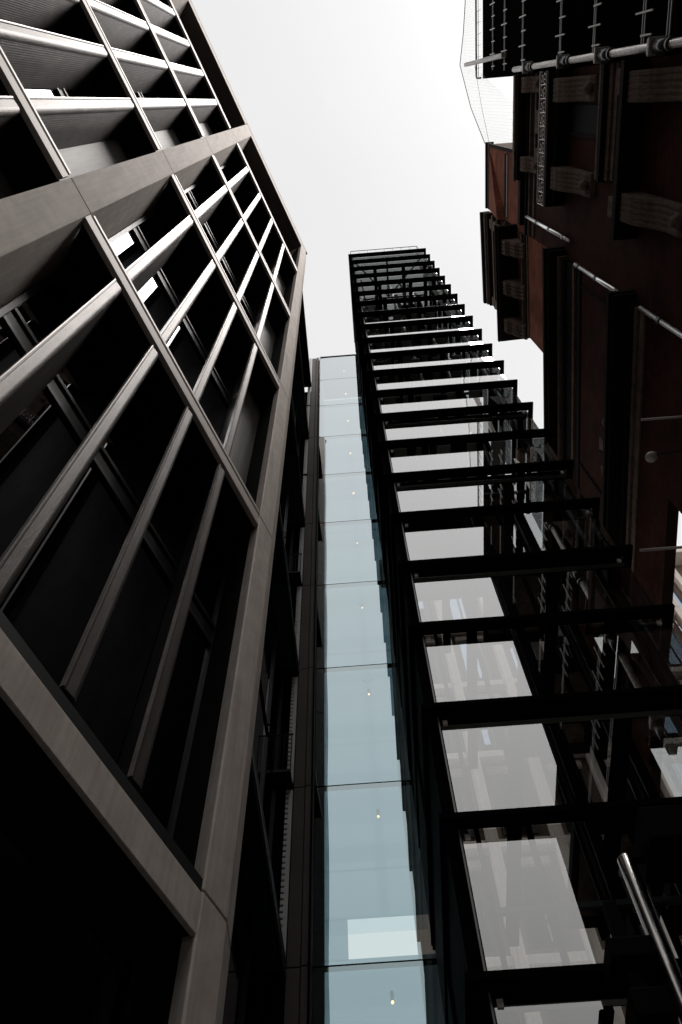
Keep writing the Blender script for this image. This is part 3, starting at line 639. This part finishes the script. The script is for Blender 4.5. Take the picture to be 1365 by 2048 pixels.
o = part('mast', PS, M_PIPEW, None, bevel=0.015); tag(o, 'pale square timber mast standing above the black building corner', 'mast')
# big drainpipe
DP = thing('drainpipe', 'thick weathered grey drainpipe with flanged collars at the edge of the black building', 'pipe', (7.75, -0.56, 0))
zc = [15.0, 18.0, 22.1, 26.4, 30.6, 35.8, 38.4]
part('pipe', MB().tube((0, 0, 0), (0, 0, 38.4 + GZ), 0.10, 20), M_PIPEW, DP, smooth=True, own=False)
for z in zc[:-1]:
    part('flange', MB().box(-0.21, 0.19, -0.20, 0.20, z + GZ, z + 0.10 + GZ), M_PIPEW, DP, bevel=0.02)
    part('flange', MB().box(-0.18, 0.16, -0.17, 0.17, z + 0.16 + GZ, z + 0.24 + GZ), M_BLACKG, DP, bevel=0.02)
    part('socket', MB().tube((0, 0, z - 0.75 + GZ), (0, 0, z - 0.02 + GZ), 0.14, 20, 0.17), M_BLACKG, DP, smooth=True)
    part('collar_ring', MB().tube((0, 0, z - 0.95 + GZ), (0, 0, z - 0.82 + GZ), 0.155, 20), M_BLACKG, DP, smooth=True)
# bird netting
def netpt(x, y, X):
    v = Vector((RW[0][0] * (x - 682.5) + RW[0][1] * (y - 1024) + RW[0][2] * 1700, RW[1][0] * (x - 682.5) + RW[1][1] * (y - 1024) + RW[1][2] * 1700, RW[2][0] * (x - 682.5) + RW[2][1] * (y - 1024) + RW[2][2] * 1700))
    return v
mb = MB()
A = [(7.6, -7.0, 49.9), (7.55, -3.9, 50.0), (7.50, -2.6, 50.4), (7.48, -1.2, 51.6), (7.7, 0.9, 49.3), (7.9, 2.5, 46.2)]
Bq = [(8.0, -7.0, 47.5), (8.0, -3.9, 47.5), (8.0, -2.6, 47.5), (8.0, -0.6, 47.4), (8.0, 0.9, 38.0), (8.0, 2.5, 37.0)]
mb.path([(a, b, c + GZ) for a, b, c in A], 0.022, 5)
mb.path([(7.75, -1.2, 48.5 + GZ), (7.85, 0.9, 46.8 + GZ), (7.95, 2.5, 45.2 + GZ)], 0.009, 4)
for i in range(5):
    for j in range(12):
        t = j / 12; p = Vector(A[i]).lerp(Vector(A[i + 1]), t); q = Vector(Bq[i]).lerp(Vector(Bq[i + 1]), t); q.z = max(q.z, p.z - 11)
        mb.tube(tuple(p + Vector((0, 0, GZ))), tuple(q + Vector((0, 0, GZ))), 0.0022, 3)
    for j in range(1, 26):
        t = j / 26; a = Vector(A[i]).lerp(Vector(Bq[i]), t); b = Vector(A[i + 1]).lerp(Vector(Bq[i + 1]), t)
        mb.tube(tuple(a + Vector((0, 0, GZ))), tuple(b + Vector((0, 0, GZ))), 0.0022, 3)
o = part('bird_net', mb, M_NET, None, own=False); tag(o, 'fine sagging bird net strung from the mast to the brick gable', 'net'); 

# ================================================================== FAR STONE BUILDINGS
def window_block(root, x0, x1, y, floors, bayw, zb, fh, wall, trim, wmat, z_lim):
    """street front facing -Y : piers, sills, paired sashes"""
    nb = int((x1 - x0) / bayw)
    for k in range(floors):
        z = zb + k * fh
        part('sill_course', MB().box(x0, x1, -0.35, 0, z - 0.35, z - 0.05), trim, root, bevel=0.02)
        for b in range(nb):
            xa = x0 + b * bayw
            if k == 0: pass
            w = part('window', MB().box(xa + 0.62, xa + bayw - 0.32, -0.02, 0.05, z + 0.4, z + fh - 0.9), M_DFRAME, root)
            for q in (0, 1):
                a = xa + 0.70 + q * (bayw - 1.1) / 2
                o = part('pane', MB().box(a, a + (bayw - 1.2) / 2 - 0.04, -0.06, -0.03, z + 0.5, z + fh - 1.0), wmat, w); o.location = Vector(o.location) - Vector(w.location)
            part('lintel', MB().box(xa + 0.55, xa + bayw - 0.25, -0.16, 0, z + fh - 0.88, z + fh - 0.6), trim, root, bevel=0.02)
    for b in range(nb + 1):
        xa = x0 + b * bayw
        part('pier', MB().box(xa, xa + 0.34, -0.42, 0, 0, z_lim), trim, root, bevel=0.03)
    part('wall', MB().box(x0, x1, 0.05, 12, 0, z_lim), wall, root)
    part('cornice', MB().box(x0 - 0.3, x1 + 0.3, -0.9, 0.4, z_lim, z_lim + 0.6), trim, root, bevel=0.05)
FB = thing('stone_building', 'pale stone building with tall sash windows seen through the glass tower', 'building', (0, 21.0, 0))
window_block(FB, 1.3, 13.3, 21, 8, 2.0, 5.0, 3.9, M_FARBR, M_FARST, M_FARW, 37.0)
FR = thing('corner_building', 'weathered pale stone building in the gap at the right edge', 'building', (0, 27.0, 0))
window_block(FR, 13.5, 33.5, 27, 10, 2.5, 5.0, 4.0, M_FARBR, M_FARST, M_FARW, 46.5)

# ================================================================== LOWER RIGHT: steel pole, lamp box
o = thing('steel_pole', 'polished round steel pole rising in front of the tower at lower right', 'pole', (2.45, 7.05, 0))
part('shaft', MB().tube((0, 0, 0), (0, 0, 6.10 + GZ), 0.085, 24), M_STEEL, o, smooth=True, own=False)
part('wall_bracket', MB().box(-0.03, 0.03, 0.08, 0.34, 4.9 + GZ, 4.98 + GZ), M_CLAD, o, own=False)
part('cap', MB().ball((0, 0, 6.10 + GZ), 0.085, 20, 8, 0.5), M_STEEL, o, smooth=True, own=False)
fx = thing('floodlight', 'square black floodlight housing beside the steel pole', 'lamp', (2.95, 6.9, 5.9 + GZ))
part('housing', MB().box(-0.36, 0.9, -0.35, 0.3, 0, 0.4), M_CLAD, fx, bevel=0.02, own=False)
part('arm', MB().box(-0.5, -0.37, -0.05, 0.05, 0.05, 0.2), M_CLAD, fx, own=False)
fx = thing('black_canopy', 'stepped black canopy frame low beside the steel pole', 'canopy', (1.95, 6.9, 0))
part('bracket', MB().box(0, 0.42, 0, 0.4, 4.95 + GZ, 5.15 + GZ), M_CLAD, fx, bevel=0.02)
part('bracket', MB().box(0.02, 0.36, -0.1, 0.35, 4.35 + GZ, 4.6 + GZ), M_CLAD, fx, bevel=0.02)
part('hanger', MB().box(0.12, 0.24, 0.1, 0.22, 0, 5.6 + GZ), M_CLAD, fx)

# ================================================================== unseen block added behind the camera to darken the lower walls
RB = thing('rear_shade_block', 'unseen plain block added behind the viewer to shade the lower walls', 'building', (0, -34, 0))
part('wall', MB().box(-25, 30, -8, 0, 0, 31), M_REAR, RB)
